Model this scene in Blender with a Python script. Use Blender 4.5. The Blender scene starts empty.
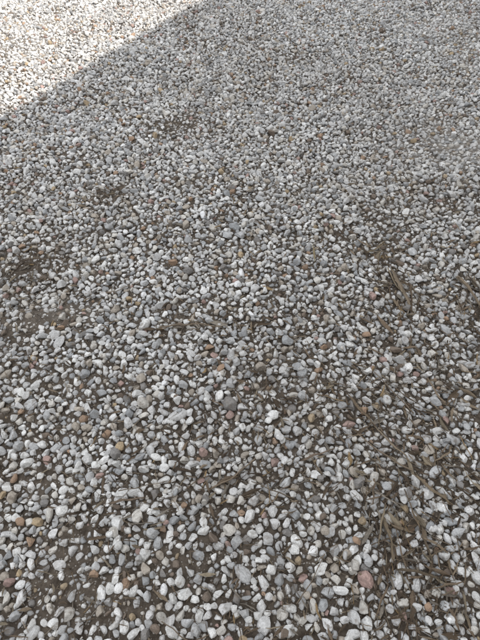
import bpy, math, random
import numpy as np
from mathutils import Vector, Matrix, Euler, noise as mn
random.seed(7); rng=np.random.default_rng(11)
scene=bpy.context.scene
scene.view_settings.view_transform='Standard'
scene.view_settings.look='None'
scene.view_settings.exposure=0

# ---------------------------------------------------------------- params
SUN_EL=47.0
D=Vector((0.487,0.873,0)).normalized()      # direction along the house
N=Vector((-D.y,D.x,0))                      # from the house towards the gravel
SUNH=(-N)                                   # horizontal direction to the sun
ANG=math.atan2(D.y,D.x)

# ---------------------------------------------------------------- helpers
def link(o): scene.collection.objects.link(o); return o
def newmat(name):
    m=bpy.data.materials.new(name); m.use_nodes=True
    nt=m.node_tree; nt.nodes.clear()
    out=nt.nodes.new('ShaderNodeOutputMaterial'); b=nt.nodes.new('ShaderNodeBsdfPrincipled')
    nt.links.new(b.outputs[0],out.inputs[0]); return m,nt,b
def node(nt,t,**k):
    n=nt.nodes.new(t)
    for a,v in k.items(): setattr(n,a,v)
    return n
def mixc(nt,fac,a,b,mode='MIX'):
    m=node(nt,'ShaderNodeMix',data_type='RGBA',blend_type=mode)
    for i,v in ((0,fac),(6,a),(7,b)):
        if isinstance(v,bpy.types.NodeSocket): nt.links.new(v,m.inputs[i])
        elif i==0: m.inputs[0].default_value=v
        else: m.inputs[i].default_value=(*v,1) if len(v)==3 else v
    return m.outputs[2]
def ramp(nt,src,stops):
    r=node(nt,'ShaderNodeValToRGB'); e=r.color_ramp.elements
    while len(e)<len(stops): e.new(0.5)
    for i,(p,c) in enumerate(stops):
        e[i].position=p; e[i].color=(c,c,c,1) if not hasattr(c,'__len__') else (*c,1)
    nt.links.new(src,r.inputs[0]); return r.outputs[0]
def noise(nt,vec,scale,detail=4,rough=.55):
    n=node(nt,'ShaderNodeTexNoise'); n.inputs['Scale'].default_value=scale
    n.inputs['Detail'].default_value=detail; n.inputs['Roughness'].default_value=rough
    nt.links.new(vec,n.inputs['Vector']); return n.outputs[0]
def math_(nt,op,a,b=None):
    m=node(nt,'ShaderNodeMath',operation=op)
    for i,v in ((0,a),(1,b)):
        if v is None: continue
        if isinstance(v,bpy.types.NodeSocket): nt.links.new(v,m.inputs[i])
        else: m.inputs[i].default_value=v
    return m.outputs[0]

# ---------------------------------------------------------------- terrain function
_k=[(rng.uniform(0.6,7.0),rng.uniform(0,6.28),rng.uniform(0,6.28)) for _ in range(26)]
def H(x,y):
    x=np.asarray(x,float); y=np.asarray(y,float); h=np.zeros_like(x)
    for f,a,p in _k: h+=0.009/(f**0.9)*np.sin(f*(x*math.cos(a)+y*math.sin(a))*2+p)
    return h
# patches of bare / dusty soil:  x,y,rx,ry,strength
SOIL=[(-.97,1.54,.17,.10,.95),(-1.15,1.38,.20,.09,.7),(-.76,1.25,.26,.07,.6),(-.70,2.05,.14,.09,.95),(-.38,2.75,.24,.14,.9),
      (-.42,.20,.15,.10,.75),(-.62,.55,.10,.07,.5),(-.75,3.0,.2,.2,.35),(-.25,1.22,.2,.06,.6),(-.6,.9,.2,.08,.5),
      (.68,1.38,.07,.12,.75),(.62,1.62,.14,.09,.65),(.97,1.28,.07,.12,.7),(.45,.36,.06,.12,.65),(.55,.62,.12,.11,.55),
      (.25,.85,.20,.07,.55),(-1.0,.95,.18,.10,.45),(.1,.5,.18,.05,.45),(-.9,4.6,.3,.35,.3),(.75,1.0,.10,.08,.5),(-.15,.3,.12,.06,.45)]
DUST=[(1.35,2.55,.40,.30,.75),(-1.75,4.25,.45,.5,.6),(-.75,1.25,.2,.06,.2),(1.9,4.3,.7,.7,.5)]
def blobs(x,y,L):
    s=np.zeros_like(x)
    for cx,cy,rx,ry,k in L: s=np.maximum(s,k*np.exp(-(((x-cx)/rx)**2+((y-cy)/ry)**2)))
    return s
def soil(x,y):
    w=0
    for i,(f,a,p) in enumerate(_k[:12]): w=w+np.sin(f*1.9*(x*math.cos(a+1)+y*math.sin(a+1))+p*3)
    w2=0
    for i,(f,a,p) in enumerate(_k[12:22]): w2=w2+np.sin((9+f*2.5)*(x*math.cos(a+2)+y*math.sin(a+2))+p*5)
    return np.clip(np.maximum(blobs(x,y,SOIL),blobs(x,y,DUST)*.7)+np.clip(w/9-.30,0,.35)+np.clip(w2/6-.46,0,.5),0,1)
def inregion(x,y):
    return (np.abs(x)<0.62+0.42*np.maximum(y,0)+0.45)&(y>-0.35)&(y<6.3)

# ---------------------------------------------------------------- ground sheet
def axis(lo,hi,step,far):
    a=list(np.arange(lo,hi+1e-6,step)); s=step
    up=[];v=hi
    while v<far: s*=1.35; v+=s; up.append(v)
    s=step; dn=[]; v=lo
    while v>-far: s*=1.35; v-=s; dn.append(v)
    return np.array(dn[::-1]+a+up)
xs=axis(-3.6,3.6,.02,400); ys=axis(-.6,6.8,.02,400)
X,Y=np.meshgrid(xs,ys)
near=np.exp(-np.maximum(0,np.maximum(np.abs(X)-8,np.abs(Y-3)-9))/4)
Z=H(X,Y)*near
fine=rng.normal(0,1,Z.shape); fine=(fine+np.roll(fine,1,0)+np.roll(fine,1,1)+np.roll(fine,-1,0)+np.roll(fine,-1,1))/5
Z=Z+fine*0.003*(near>.99)+0.005*soil(X,Y)
nx,ny=len(xs),len(ys)
V=np.stack([X.ravel(),Y.ravel(),Z.ravel()],1)
i=np.arange(nx*ny).reshape(ny,nx)
F=np.stack([i[:-1,:-1],i[:-1,1:],i[1:,1:],i[1:,:-1]],-1).reshape(-1,4)
me=bpy.data.meshes.new('ground')
me.vertices.add(len(V)); me.vertices.foreach_set('co',V.ravel())
me.loops.add(F.size); me.loops.foreach_set('vertex_index',F.ravel().astype(np.int32))
me.polygons.add(len(F)); me.polygons.foreach_set('loop_start',np.arange(0,F.size,4,dtype=np.int32))
me.polygons.foreach_set('loop_total',np.full(len(F),4,dtype=np.int32)); me.update(); me.validate()
me.polygons.foreach_set('use_smooth',np.ones(len(F),bool))
at=me.attributes.new('dust','FLOAT','POINT'); at.data.foreach_set('value',blobs(X,Y,DUST).ravel().astype(np.float32))
at=me.attributes.new('cover','FLOAT','POINT'); at.data.foreach_set('value',inregion(X,Y).ravel().astype(np.float32))
ground=link(bpy.data.objects.new('ground',me))
m,nt,b=newmat('soil_and_grit')
tc=node(nt,'ShaderNodeTexCoord').outputs['Object']
n2=noise(nt,tc,38,5,.7)
c=mixc(nt,ramp(nt,n2,[(.35,0),(.65,1)]),(.118,.097,.077),(.048,.038,.029))
sa=node(nt,'ShaderNodeAttribute',attribute_name='dust').outputs['Fac']
dust=mixc(nt,ramp(nt,n2,[(.3,0),(.7,1)]),(.33,.305,.275),(.20,.18,.16))
c=mixc(nt,sa,c,dust)
vo=node(nt,'ShaderNodeTexVoronoi'); vo.inputs['Scale'].default_value=150; nt.links.new(tc,vo.inputs['Vector'])
grit=math_(nt,'LESS_THAN',vo.outputs['Distance'],.33)
vsep=node(nt,'ShaderNodeSeparateColor'); nt.links.new(vo.outputs['Color'],vsep.inputs[0])
gsel=math_(nt,'MULTIPLY',grit,math_(nt,'GREATER_THAN',vsep.outputs[0],.70))
c=mixc(nt,gsel,c,mixc(nt,vsep.outputs[1],(.12,.10,.085),(.33,.31,.285)))
# distant gravel beyond the modelled stones
vf=node(nt,'ShaderNodeTexVoronoi'); vf.inputs['Scale'].default_value=30; nt.links.new(tc,vf.inputs['Vector'])
fs=node(nt,'ShaderNodeSeparateColor'); nt.links.new(vf.outputs['Color'],fs.inputs[0])
farc=mixc(nt,fs.outputs[0],(.30,.28,.26),(.60,.59,.57))
farc=mixc(nt,ramp(nt,vf.outputs['Distance'],[(.35,0),(.6,1)]),farc,(.07,.055,.045))
ca=node(nt,'ShaderNodeAttribute',attribute_name='cover').outputs['Fac']
c=mixc(nt,ca,farc,c)
nt.links.new(c,b.inputs['Base Color']); b.inputs['Roughness'].default_value=.95; b.inputs['Specular IOR Level'].default_value=.15
far_h=math_(nt,'MULTIPLY',math_(nt,'SUBTRACT',1,ca),math_(nt,'SUBTRACT',1,vf.outputs['Distance']))
hgt=math_(nt,'ADD',math_(nt,'MULTIPLY',n2,1.3),math_(nt,'MULTIPLY',far_h,2))
bp=node(nt,'ShaderNodeBump'); bp.inputs['Distance'].default_value=.006; bp.inputs['Strength'].default_value=.9
nt.links.new(hgt,bp.inputs['Height']); nt.links.new(bp.outputs[0],b.inputs['Normal'])
me.materials.append(m)

# ---------------------------------------------------------------- instancing by geometry nodes
def scatter(name,P,R,S,idx,col,protos):
    coll=bpy.data.collections.new(name+'_parts')
    for o in protos: coll.objects.link(o)
    me=bpy.data.meshes.new(name); me.vertices.add(len(P)); me.vertices.foreach_set('co',np.asarray(P,np.float32).ravel())
    for nm,a in (('rot',R),('scl',S),('col',col)):
        t=me.attributes.new(nm,'FLOAT_VECTOR','POINT'); t.data.foreach_set('vector',np.asarray(a,np.float32).ravel())
    t=me.attributes.new('idx','INT','POINT'); t.data.foreach_set('value',np.asarray(idx,np.int32))
    t=me.attributes.new('rnd','FLOAT','POINT'); t.data.foreach_set('value',rng.random(len(P)).astype(np.float32))
    me.update()
    ob=link(bpy.data.objects.new(name,me))
    g=bpy.data.node_groups.new(name+'_gn','GeometryNodeTree')
    g.interface.new_socket('Geometry',in_out='INPUT',socket_type='NodeSocketGeometry')
    g.interface.new_socket('Geometry',in_out='OUTPUT',socket_type='NodeSocketGeometry')
    gi=g.nodes.new('NodeGroupInput'); go=g.nodes.new('NodeGroupOutput')
    iop=g.nodes.new('GeometryNodeInstanceOnPoints'); ci=g.nodes.new('GeometryNodeCollectionInfo')
    ci.inputs['Collection'].default_value=coll; ci.inputs['Separate Children'].default_value=True; ci.inputs['Reset Children'].default_value=True
    def na(t,n):
        x=g.nodes.new('GeometryNodeInputNamedAttribute'); x.data_type=t; x.inputs['Name'].default_value=n; return x.outputs['Attribute']
    iop.inputs['Pick Instance'].default_value=True
    g.links.new(gi.outputs[0],iop.inputs['Points']); g.links.new(ci.outputs[0],iop.inputs['Instance'])
    g.links.new(na('INT','idx'),iop.inputs['Instance Index'])
    e2r=g.nodes.new('FunctionNodeEulerToRotation'); g.links.new(na('FLOAT_VECTOR','rot'),e2r.inputs[0])
    g.links.new(e2r.outputs[0],iop.inputs['Rotation']); g.links.new(na('FLOAT_VECTOR','scl'),iop.inputs['Scale'])
    g.links.new(iop.outputs[0],go.inputs[0])
    md=ob.modifiers.new('scatter','NODES'); md.node_group=g
    return ob

# ---------------------------------------------------------------- stone material (mottling stored per vertex on each stone)
m,nt,b=newmat('pebble_stone'); stone_mat=m
at=node(nt,'ShaderNodeAttribute',attribute_name='col',attribute_type='INSTANCER')
ml=node(nt,'ShaderNodeAttribute',attribute_name='mottle')
dt=node(nt,'ShaderNodeAttribute',attribute_name='dirt')
ar=node(nt,'ShaderNodeAttribute',attribute_name='rnd',attribute_type='INSTANCER')
gr=node(nt,'ShaderNodeCombineColor')
for k in range(3): nt.links.new(ml.outputs['Fac'],gr.inputs[k])
c=mixc(nt,1.0,at.outputs['Color'],gr.outputs[0],'MULTIPLY')
dfac=math_(nt,'MULTIPLY',dt.outputs['Fac'],math_(nt,'ADD',math_(nt,'MULTIPLY',ar.outputs['Fac'],.9),.1))
c=mixc(nt,dfac,c,(.17,.142,.115))
nt.links.new(c,b.inputs['Base Color'])
b.inputs['Roughness'].default_value=.8; b.inputs['Specular IOR Level'].default_value=.25

# ---------------------------------------------------------------- stone prototypes (unit radius)
import bmesh
def ico(n):
    bm=bmesh.new(); bmesh.ops.create_icosphere(bm,subdivisions=n,radius=1)
    v=np.array([v.co[:] for v in bm.verts]); f=[[v.index for v in f.verts] for f in bm.faces]; bm.free(); return v,f
base,faces=ico(5); base4,faces4=ico(3)
protos=[]
NP=44; NG=12
for k in range(NP+NG):
    B,Fc=(base,faces) if k<NP else (base4,faces4)
    n=rng.integers(7,12); pn=rng.normal(size=(n,3)); pn/=np.linalg.norm(pn,axis=1)[:,None]
    pd=rng.uniform(.48,.88,n)
    dots=B@pn.T
    sharp=rng.uniform(24,90)
    inv=np.maximum(dots,0)/pd; inv=np.concatenate([inv,np.full((len(B),1),1/.99)],1)
    r=1/((inv**sharp).sum(1)**(1/sharp))
    o=Vector(rng.uniform(-50,50,3)); ro=rng.uniform(.6,1.5)
    q=[Vector(p)+o for p in (B*r[:,None])]
    na_=np.array([mn.fractal(p*1.6,1.0,2.0,3) for p in q])
    nb=np.array([mn.fractal(p*5.0,.8,2.1,5) for p in q])
    nc=np.array([mn.fractal(p*1.3+Vector((9,3,1)),.8,2.1,5) for p in q])
    nd=np.array([mn.noise(p*17.0) for p in q])
    P=B*(r*(1+.045*na_+.028*ro*nb+.009*nd))[:,None]
    P*=np.array([rng.uniform(1.02,1.36),rng.uniform(.82,1.02),rng.uniform(.62,.92)])
    me=bpy.data.meshes.new('pebble'); me.from_pydata(P.tolist(),[],Fc)
    me.polygons.foreach_set('use_smooth',np.ones(len(Fc),bool)); me.materials.append(stone_mat)
    mot=np.clip(.97+.34*nb+.22*nd,.45,1.25)*np.where(np.abs(nc)<.03*ro,.80,1)
    dirt=np.clip((nc-.06+.4*nb)*1.8-.25*P[:,2],0,.85)+np.clip(nd-.26,0,1)*1.5
    for nm,a in (('mottle',mot),('dirt',np.clip(dirt,0,.9))):
        t=me.attributes.new(nm,'FLOAT','POINT'); t.data.foreach_set('value',a.astype(np.float32))
    protos.append(bpy.data.objects.new('pebble_%02d'%k,me))

# ---------------------------------------------------------------- dart throwing
cell=.05; grid={}
pts=[]
def throw(n,rlo,rhi,pack,thin):
    y=6.3-6.65*rng.random(n); x=rng.uniform(-3.75,3.75,n)
    ok=inregion(x,y); x=x[ok]; y=y[ok]
    s=soil(x,y); keep=rng.random(len(x))>s*thin; x=x[keep]; y=y[keep]
    r=rlo+(rhi-rlo)*rng.random(len(x))
    for px,py,pr in zip(x.tolist(),y.tolist(),r.tolist()):
        gx=int(px//cell); gy=int(py//cell); good=True
        for ax in (gx-1,gx,gx+1):
            for ay in (gy-1,gy,gy+1):
                c=grid.get((ax,ay))
                if c:
                    for q in c:
                        dd=(q[2]+pr)*pack
                        if (q[0]-px)**2+(q[1]-py)**2<dd*dd: good=False;break
                if not good:break
            if not good:break
        if good:
            t=(px,py,pr); grid.setdefault((gx,gy),[]).append(t); pts.append(t)
throw(520,.0195,.0235,.90,1.0)
throw(6500,.0155,.0195,.86,1.0)
throw(36000,.0128,.0155,.84,1.0)
throw(110000,.0100,.0128,.83,1.0)
throw(200000,.0070,.0100,.83,.95)
throw(200000,.0042,.0070,.85,.75)
A=np.array(pts); n0=len(A)
nu=5600; ux=rng.uniform(-3.75,3.75,nu); uy=rng.uniform(-.35,6.3,nu); ok=inregion(ux,uy)&(soil(ux,uy)<.2); ux=ux[ok];uy=uy[ok]
U=np.stack([ux,uy,rng.uniform(.008,.0150,len(ux))],1)
ng=80000; gx=rng.uniform(-3.75,3.75,ng); gy=rng.uniform(-.35,6.3,ng); ok=inregion(gx,gy); gx=gx[ok];gy=gy[ok]
G=np.stack([gx,gy,rng.uniform(.0018,.0040,len(gx))],1)
ALL=np.concatenate([A,U,G]); kind=np.r_[np.zeros(n0),np.ones(len(U)),np.full(len(G),2)]
print('stones',n0,len(U),len(G))
x,y,r=ALL.T
n=len(r)
z=H(x,y)+r*rng.uniform(.15,.65,n); z[kind==1]+=.014; z[kind==2]+=.001
R=np.stack([rng.normal(0,.40,n),rng.normal(0,.40,n),rng.uniform(0,6.283,n)],1)
R[kind==1]*=np.array([1.6,1.6,1])
S=(r*rng.uniform(1.04,1.18,n))[:,None]*np.stack([rng.uniform(.9,1.15,n),rng.uniform(.9,1.1,n),rng.uniform(.85,1.15,n)],1)
pal=[((.69,.685,.665),.27),((.58,.575,.565),.23),((.47,.473,.472),.17),((.57,.545,.50),.11),((.34,.348,.353),.08),((.41,.365,.31),.055),
     ((.22,.21,.20),.035),((.40,.31,.20),.012),((.35,.24,.165),.014),((.38,.265,.235),.014),((.18,.14,.11),.02),((.77,.765,.75),.055)]
pc=np.array([p[0] for p in pal]); pw=np.array([p[1] for p in pal]); pw/=pw.sum()
ch=rng.choice(len(pal),n,p=pw); C=pc[ch]*rng.uniform(.84,1.12,n)[:,None]
# dustier drifts: stones there are coated with soil dust
w=0
for f,a,p in _k[5:18]: w=w+np.sin(f*.9*(x*math.cos(a+.5)+y*math.sin(a+.5))+p*2)
cf=np.clip(.08+.10*w/3+.30*soil(x,y),0,.5)*rng.uniform(.2,1,n)
C=C*(1-cf[:,None])+np.array([.27,.24,.205])*cf[:,None]
gm=kind==2; C[gm]=C[gm]*rng.uniform(.25,.8,gm.sum())[:,None]*np.array([1,.93,.85])
C=np.clip(C,.02,.80)
IDX=np.where(r<.0095,rng.integers(NP,NP+NG,n),rng.integers(0,NP,n))
scatter('gravel',np.stack([x,y,z],1),R,S,IDX,C,protos)

# ---------------------------------------------------------------- leaf and bark litter
m,nt,b=newmat('dry_bark'); bark=m
at=node(nt,'ShaderNodeAttribute',attribute_name='col',attribute_type='INSTANCER')
tco=node(nt,'ShaderNodeTexCoord').outputs['Object']
mp=node(nt,'ShaderNodeMapping'); mp.inputs['Scale'].default_value=(1.6,9,6); nt.links.new(tco,mp.inputs[0])
f1=noise(nt,mp.outputs[0],2.2,5,.7)
c=mixc(nt,1,at.outputs['Color'],ramp(nt,f1,[(.3,.5),(.55,1),(.75,1.3)]),'MULTIPLY')
nt.links.new(c,b.inputs['Base Color']); b.inputs['Roughness'].default_value=.85; b.inputs['Specular IOR Level'].default_value=.2
bp=node(nt,'ShaderNodeBump'); bp.inputs['Distance'].default_value=.02; bp.inputs['Strength'].default_value=.6
nt.links.new(f1,bp.inputs['Height']); nt.links.new(bp.outputs[0],b.inputs['Normal'])
def strip(name,w,curl,bend,twist,thick,kind):
    L=26; W=7; vs=[];fs=[]
    ph=random.uniform(0,6); kink=random.uniform(-.5,.5); ks=random.uniform(-.3,.3)
    endr=[[random.uniform(-.14,.06) for _ in range(W+1)] for _ in (0,1)]
    e1=[random.gauss(0,.10) for _ in range(L+1)]; e2=[random.gauss(0,.10) for _ in range(L+1)]
    for side in (0,1):
        for a in range(L+1):
            t=a/L*2-1
            if kind=='leaf': ww=w*max(.02,(1-abs(t)**1.8))
            elif kind=='twig': ww=w*(1-.35*(t+1)/2)
            else: ww=w*(.75+.25*math.sin(t*3+ph))*(1 if abs(t)<.8 else .65)
            ang=twist*t; by=bend*(t*t)+ks*max(0,t-kink)+.015*math.sin(t*7+ph); bz=.05*math.cos(t*2.2+ph)+.015*math.sin(9*t+ph)
            for c_ in range(W+1):
                s=c_/W*2-1
                if kind=='twig':
                    th=math.pi*(c_/W) + (math.pi if side else 0)
                    ly=ww*math.cos(th); lz=ww*math.sin(th)
                else:
                    es=s*(1+(e1[a] if s>0 else e2[a])*(1.6 if kind=='bark' else .6))
                    ly=ww*es; lz=curl*ww*(s*s)-(thick if side else 0)*(1-abs(s)**6)
                ex=0
                if kind=='bark' and abs(t)>.9: ex=endr[0 if t<0 else 1][c_]*(1 if t>0 else -1)*1.3
                vs.append((t+ex,by+ly*math.cos(ang)-lz*math.sin(ang),bz+ly*math.sin(ang)+lz*math.cos(ang)))
    n=(L+1)*(W+1)
    for side in (0,1):
        o=side*n
        for a in range(L):
            for c_ in range(W):
                q=[o+a*(W+1)+c_,o+a*(W+1)+c_+1,o+(a+1)*(W+1)+c_+1,o+(a+1)*(W+1)+c_]
                fs.append(q if side==0 or kind=='twig' else q[::-1])
    me=bpy.data.meshes.new(name); me.from_pydata(vs,[],fs); me.materials.append(bark)
    me.polygons.foreach_set('use_smooth',np.ones(len(fs),bool))
    return bpy.data.objects.new(name,me)
lp=[]
for k in range(16): lp.append(strip('litter_%02d_bark'%k,.05+.012*k if k<10 else random.uniform(.05,.11),random.uniform(-.6,.8),random.uniform(-.08,.08),random.uniform(-.6,.6),.05,'bark'))
for k in range(16,24): lp.append(strip('litter_%02d_leaf'%k,random.uniform(.12,.30),random.uniform(-.8,.9),random.uniform(-.14,.14),random.uniform(-.8,.8),.012,'leaf'))
for k in range(24,34): lp.append(strip('litter_%02d_twig'%k,random.uniform(.018,.036),0,random.uniform(-.10,.10),0,0,'twig'))
LP=[];LR=[];LS=[];LI=[];LC=[]
cols=[(.20,.15,.105),(.26,.205,.145),(.13,.098,.07),(.33,.275,.20),(.30,.265,.22),(.09,.068,.05),(.34,.24,.13)]
cw=[.25,.20,.20,.10,.12,.10,.03]
def lit(x,y,L,kind=None,yaw=None,col=None,up=.012,tilt=.16,wid=None):
    if kind is None: kind=random.choices(['bark','leaf','twig'],[.55,.2,.25])[0]
    rngs={'bark':(0,15),'leaf':(16,23),'twig':(24,33)}[kind]
    LP.append((x,y,float(H(x,y))+up+random.uniform(0,.008))); LI.append(random.randint(*rngs) if wid is None else wid)
    LR.append((random.gauss(0,.35),random.gauss(0,tilt),random.uniform(0,6.283) if yaw is None else yaw))
    s=L/2; LS.append((s,s*random.uniform(.6,1.1),s)); c=random.choices(cols,cw)[0] if col is None else col
    f=random.uniform(.75,1.25); LC.append(tuple(v*f for v in c))
CL=[(.70,1.36,.05,.12,110,.02,.11,1.6),(.64,1.62,.13,.08,130,.02,.09,None),(.97,1.28,.04,.12,90,.03,.11,1.7),
    (.55,.72,.12,.20,280,.02,.11,2.3),(.44,.36,.05,.11,150,.02,.11,1.5),(.55,.25,.09,.09,150,.02,.10,None),(.62,.5,.12,.12,150,.02,.10,None),
    (.02,.52,.15,.05,110,.02,.09,.4),(-.32,.48,.10,.06,90,.02,.08,.2),(-.16,1.16,.16,.04,90,.02,.09,.05),(-.45,.2,.2,.1,120,.015,.06,None),
    (-.98,1.52,.13,.08,170,.015,.07,None),(-.70,2.05,.10,.07,130,.015,.07,None),(-.38,2.76,.18,.12,120,.015,.07,None),(.2,.85,.18,.08,170,.02,.08,None),
    (.85,1.0,.12,.12,130,.02,.09,None),(-.3,.1,.4,.1,140,.015,.07,None),(-1.1,1.4,.14,.1,120,.015,.07,None),(1.2,1.8,.25,.25,120,.02,.08,None),(.3,.12,.2,.08,120,.02,.08,None),
    (-.6,.85,.25,.12,160,.015,.07,None),(0,1.9,.3,.15,120,.015,.06,None),(-.1,.75,.2,.1,110,.015,.07,None),(-.8,1.3,.25,.08,140,.015,.06,None),(.35,1.25,.2,.15,110,.015,.07,None),
    (-.5,1.75,.3,.12,110,.015,.07,None),(-1.1,2.3,.3,.2,110,.015,.07,None),(.6,2.2,.4,.2,110,.015,.07,None),(-.45,.5,.2,.15,90,.015,.08,None)]
for cx_,cy_,sx,sy,cn,lo,hi,yw in CL:
    for _ in range(int(cn)):
        lit(random.gauss(cx_,sx),random.gauss(cy_,sy),random.uniform(lo,hi)*random.uniform(.6,1),yaw=None if yw is None or random.random()<.35 else yw+random.gauss(0,.4),up=random.choice([.006,.011,.016]))
def scatter_small(n,lo,hi,up):
    xx=rng.uniform(-3.75,3.75,n); yy=rng.uniform(-.35,6.3,n); ok=inregion(xx,yy)
    for a,b_ in zip(xx[ok],yy[ok]): lit(float(a),float(b_),random.uniform(lo,hi),up=up)
scatter_small(30000,.007,.024,.006)
scatter_small(4500,.02,.05,.010)
for _ in range(3400):
    a=random.uniform(-.1,1.3); b_=random.uniform(-.1,2.2)
    if a<.62+.42*b_+.3: lit(a,b_,random.uniform(.012,.05),up=random.choice([.005,.010,.015]))
# larger bark strips and sticks (slim prototypes)
HB=[(.69,1.36,.24,1.75,5,(.27,.215,.155)),(.72,1.30,.15,1.4,3,(.16,.12,.085)),(.665,1.40,.16,1.9,1,(.33,.27,.19)),(.97,1.33,.2,1.8,4,(.25,.2,.145)),(.99,1.25,.14,1.5,2,(.2,.15,.1)),
    (.44,.36,.14,1.5,3,(.29,.23,.16)),(.46,.33,.11,1.8,1,(.22,.165,.115)),(.42,.40,.12,1.3,2,(.33,.27,.19)),(.42,.78,.15,2.2,2,(.25,.19,.13)),(.60,.5,.14,2.6,2,(.28,.22,.15)),
    (.50,.66,.14,2.4,1,(.31,.25,.18)),(.50,.27,.12,2.9,3,(.3,.24,.17)),(.57,.24,.11,.3,2,(.26,.2,.14)),(.63,1.62,.12,.6,3,(.32,.26,.18)),(.58,1.66,.10,2.4,2,(.26,.2,.14)),(-1.0,1.5,.10,1.2,3,(.10,.075,.055)),
    (.70,.85,.12,2.0,1,(.27,.21,.15)),(.38,.20,.10,1.1,2,(.24,.18,.125)),(.52,.44,.12,1.9,1,(.2,.15,.1)),(.25,.62,.12,.5,1,(.26,.2,.15)),
    (-.93,1.56,.12,.4,2,(.12,.09,.065)),(-.72,2.06,.11,2.8,2,(.13,.1,.07)),(-.35,.47,.11,.3,1,(.25,.19,.14))]
for a,b_,L,yw,w_,cl_ in HB: lit(a,b_,L,'bark',yw,cl_,.027,.08,wid=w_)
lit(.335,1.57,.12,'leaf',1.65,(.42,.34,.20),.028,.1)
for a,b_,L,yw in ((.47,.62,.2,2.5),(-.02,.54,.18,.5),(-.2,1.15,.24,.02),(-.3,.5,.15,.1),(.1,.5,.14,2.8),(.55,.85,.2,2.1),(.3,.95,.14,1.2),(-.55,.25,.12,.6),(-.15,.12,.13,2.6),(.2,.25,.15,.9),(-.5,1.35,.14,.3)):
    lit(a,b_,L,'twig',yw,(.21,.165,.12),.026,.05)
scatter('leaf_and_bark_litter',LP,LR,LS,LI,LC,lp)

# ---------------------------------------------------------------- unseen house, added out of frame to cast the big shade
house=link(bpy.data.objects.new('shade_caster_house',None)); house.rotation_euler=(0,0,ANG)
def pm(name,c1,c2,scale,rough=.85):
    m,nt,b=newmat(name); t=node(nt,'ShaderNodeTexCoord').outputs['Object']
    nt.links.new(mixc(nt,ramp(nt,noise(nt,t,scale,6,.65),[(.3,0),(.7,1)]),c1,c2),b.inputs['Base Color']); b.inputs['Roughness'].default_value=rough
    return m
mw=pm('lime_render',(.66,.64,.60),(.74,.72,.68),3); mr=pm('roof_tile',(.20,.09,.06),(.30,.15,.10),9); mf=pm('white_paint',(.74,.74,.72),(.80,.80,.78),5,.4)
mg=pm('window_glass',(.03,.035,.04),(.04,.045,.05),1,.05); md_=pm('door_wood',(.10,.06,.035),(.15,.09,.05),8,.5); mgu=pm('gutter_metal',(.25,.25,.25),(.30,.30,.30),6,.4)
def boxes(name,lst,mat):
    vs=[];fs=[]
    for (x0,x1,y0,y1,z0,z1) in lst:
        o=len(vs); vs+=[(x0,y0,z0),(x1,y0,z0),(x1,y1,z0),(x0,y1,z0),(x0,y0,z1),(x1,y0,z1),(x1,y1,z1),(x0,y1,z1)]
        fs+=[[o+a for a in f] for f in ((0,3,2,1),(4,5,6,7),(0,1,5,4),(1,2,6,5),(2,3,7,6),(3,0,4,7))]
    me=bpy.data.meshes.new(name); me.from_pydata(vs,[],fs); me.materials.append(mat)
    o=link(bpy.data.objects.new(name,me)); o.parent=house; return o
ze=5.15; ev=.42; dz=ev*math.tan(math.radians(30))
yw=2.76-(ze-dz+.03)/math.tan(math.radians(SUN_EL))-ev-.1; yb=yw-8; x0,x1=-9,12
ops=[(-7,-5.8,1,2.3),(-3.6,-2.4,1,2.3),(-.2,.9,.0,2.15),(3,4.2,1,2.3),(6.4,7.6,1,2.3),(9.4,10.6,1,2.3)]
up=[(-7,-5.8,3.4,4.6),(-3.6,-2.4,3.4,4.6),(-.25,.95,3.4,4.6),(3,4.2,3.4,4.6),(6.4,7.6,3.4,4.6),(9.4,10.6,3.4,4.6)]
wl=[];fr=[];gl=[];si=[];dr=[]
for row,(za,zb) in ((ops,(-.3,2.85)),(up,(2.85,ze))):
    cur=x0
    for (a,b_,c_,d_) in row:
        wl.append((cur,a,yw-.3,yw,za,zb)); wl.append((a,b_,yw-.3,yw,d_,zb))
        wl.append((a,b_,yw-.3,yw,za,c_)) ; cur=b_
        if c_==0: dr.append((a+.06,b_-.06,yw-.2,yw-.15,.02,d_-.06)); fr+= [(a,a+.06,yw-.22,yw-.1,0,d_),(b_-.06,b_,yw-.22,yw-.1,0,d_),(a+.06,b_-.06,yw-.22,yw-.1,d_-.06,d_)]
        else:
            gl.append((a+.06,b_-.06,yw-.19,yw-.17,c_+.06,d_-.06)); mx=(a+b_)/2
            fr+=[(a,a+.06,yw-.22,yw-.1,c_,d_),(b_-.06,b_,yw-.22,yw-.1,c_,d_),(a+.06,b_-.06,yw-.22,yw-.1,d_-.06,d_),(a+.06,b_-.06,yw-.22,yw-.1,c_,c_+.06),(mx-.025,mx+.025,yw-.21,yw-.12,c_+.06,d_-.06)]
            si.append((a-.08,b_+.08,yw+.003,yw+.07,c_-.06,c_))
    wl.append((cur,x1,yw-.3,yw,za,zb))
wl+=[(x0,x1,yb,yb+.3,-.3,ze),(x0,x0+.3,yb+.3,yw-.3,-.3,ze),(x1-.3,x1,yb+.3,yw-.3,-.3,ze)]
boxes('walls',wl,mw); boxes('window_frames',fr,mf); boxes('window_glass',gl,mg); boxes('sills',si,mf); boxes('door',dr,md_)
ym=(yw+yb)/2; hr=ze+(abs(ym-yw))*math.tan(math.radians(30))
def prism(name,vs,fs,mat):
    me=bpy.data.meshes.new(name); me.from_pydata(vs,[],fs); me.materials.append(mat); o=link(bpy.data.objects.new(name,me)); o.parent=house; return o
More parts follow.
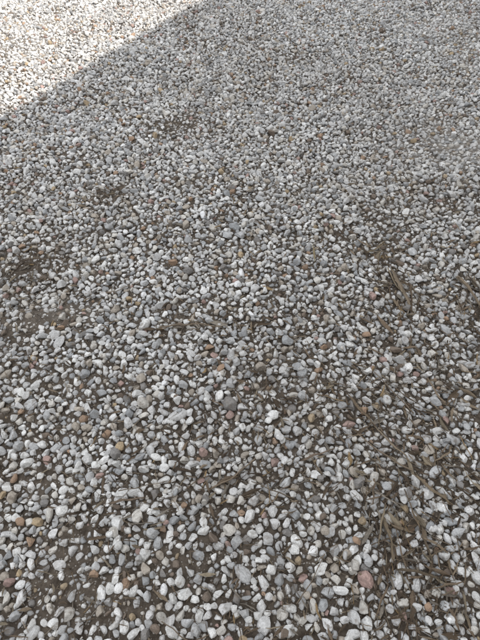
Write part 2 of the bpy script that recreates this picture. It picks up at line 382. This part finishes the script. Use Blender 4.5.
for sgn,ye,nm in ((1,yw+ev,'roof_front'),(-1,yb-ev,'roof_back')):
    vs=[];fs=[];K=24
    for j in range(K):      # overlapping tile courses
        t0=j/K;t1=(j+1)/K
        ya=ye+(ym-ye)*t0; yb2=ye+(ym-ye)*t1; za=ze-dz+(hr-ze+dz)*t0+.05; zb=ze-dz+(hr-ze+dz)*t1+.02
        o=len(vs); vs+=[(x0-.3,ya,za),(x1+.3,ya,za),(x1+.3,yb2,zb),(x0-.3,yb2,zb),(x0-.3,ya,za-.08),(x1+.3,ya,za-.08),(x1+.3,yb2,zb-.08),(x0-.3,yb2,zb-.08)]
        fs+=[[o+a for a in f] for f in ((0,1,2,3),(7,6,5,4),(0,4,5,1),(1,5,6,2),(2,6,7,3),(3,7,4,0))]
    prism(nm,vs,fs,mr)
for nm,xx in (('gable_near',x0+.001),('gable_far',x1-.301)):
    prism(nm,[(xx,yw-.01,ze),(xx,yb+.01,ze),(xx,ym,hr-.06),(xx+.3,yw-.01,ze),(xx+.3,yb+.01,ze),(xx+.3,ym,hr-.06)],[[0,1,2],[5,4,3],[0,2,5,3],[1,4,5,2],[0,3,4,1]],mw)
boxes('gutter',[(x0-.3,x1+.3,yw+ev,yw+ev+.1,ze-dz-.08,ze-dz+.03)],mgu)
boxes('downpipe',[(x0+.2,x0+.28,yw+.02,yw+.10,0,ze-.1),(x1-.28,x1-.2,yw+.02,yw+.10,0,ze-.1)],mgu)
boxes('chimney',[(4,4.8,ym-.3,ym+.3,hr-.4,hr+.9),(3.95,4.85,ym-.35,ym+.35,hr+.9,hr+1.0)],mr)

# ---------------------------------------------------------------- sky with broken white cloud added to brighten the shade, brightest overhead
w=bpy.data.worlds.new('World'); scene.world=w; w.use_nodes=True; nt=w.node_tree
bg=nt.nodes['Background']; sk=nt.nodes.new('ShaderNodeTexSky'); sk.sky_type='NISHITA'; sk.sun_disc=False
sk.sun_elevation=math.radians(SUN_EL); sk.sun_rotation=math.atan2(SUNH.x,SUNH.y); sk.dust_density=3.0
tcw=nt.nodes.new('ShaderNodeTexCoord').outputs['Generated']
cn=noise(nt,tcw,2.2,5,.6)
sx=nt.nodes.new('ShaderNodeSeparateXYZ'); nt.links.new(tcw,sx.inputs[0])
cc=mixc(nt,ramp(nt,sx.outputs[2],[(.15,0),(.95,1)]),(4.1,4.25,4.5),(12.2,12.5,13.0))
cl=mixc(nt,ramp(nt,cn,[(.28,0),(.48,1)]),sk.outputs[0],cc)
nt.links.new(cl,bg.inputs[0]); bg.inputs[1].default_value=.15
sl=bpy.data.lights.new('sun','SUN'); sl.energy=5; sl.angle=math.radians(.55); sl.color=(1,.94,.87)
so=link(bpy.data.objects.new('sun',sl)); e=math.radians(SUN_EL)
sd=Vector((SUNH.x*math.cos(e),SUNH.y*math.cos(e),math.sin(e))); so.rotation_euler=sd.to_track_quat('Z','Y').to_euler(); so.location=sd*20

# ---------------------------------------------------------------- camera
cd=bpy.data.cameras.new('camera'); cd.sensor_fit='VERTICAL'; cd.sensor_height=24; cd.lens=24*465/640; cd.clip_end=2000; cd.clip_start=.02
co=link(bpy.data.objects.new('camera',cd)); co.location=(0,0,1.5); co.rotation_euler=(math.radians(90-51),0,0)
scene.camera=co
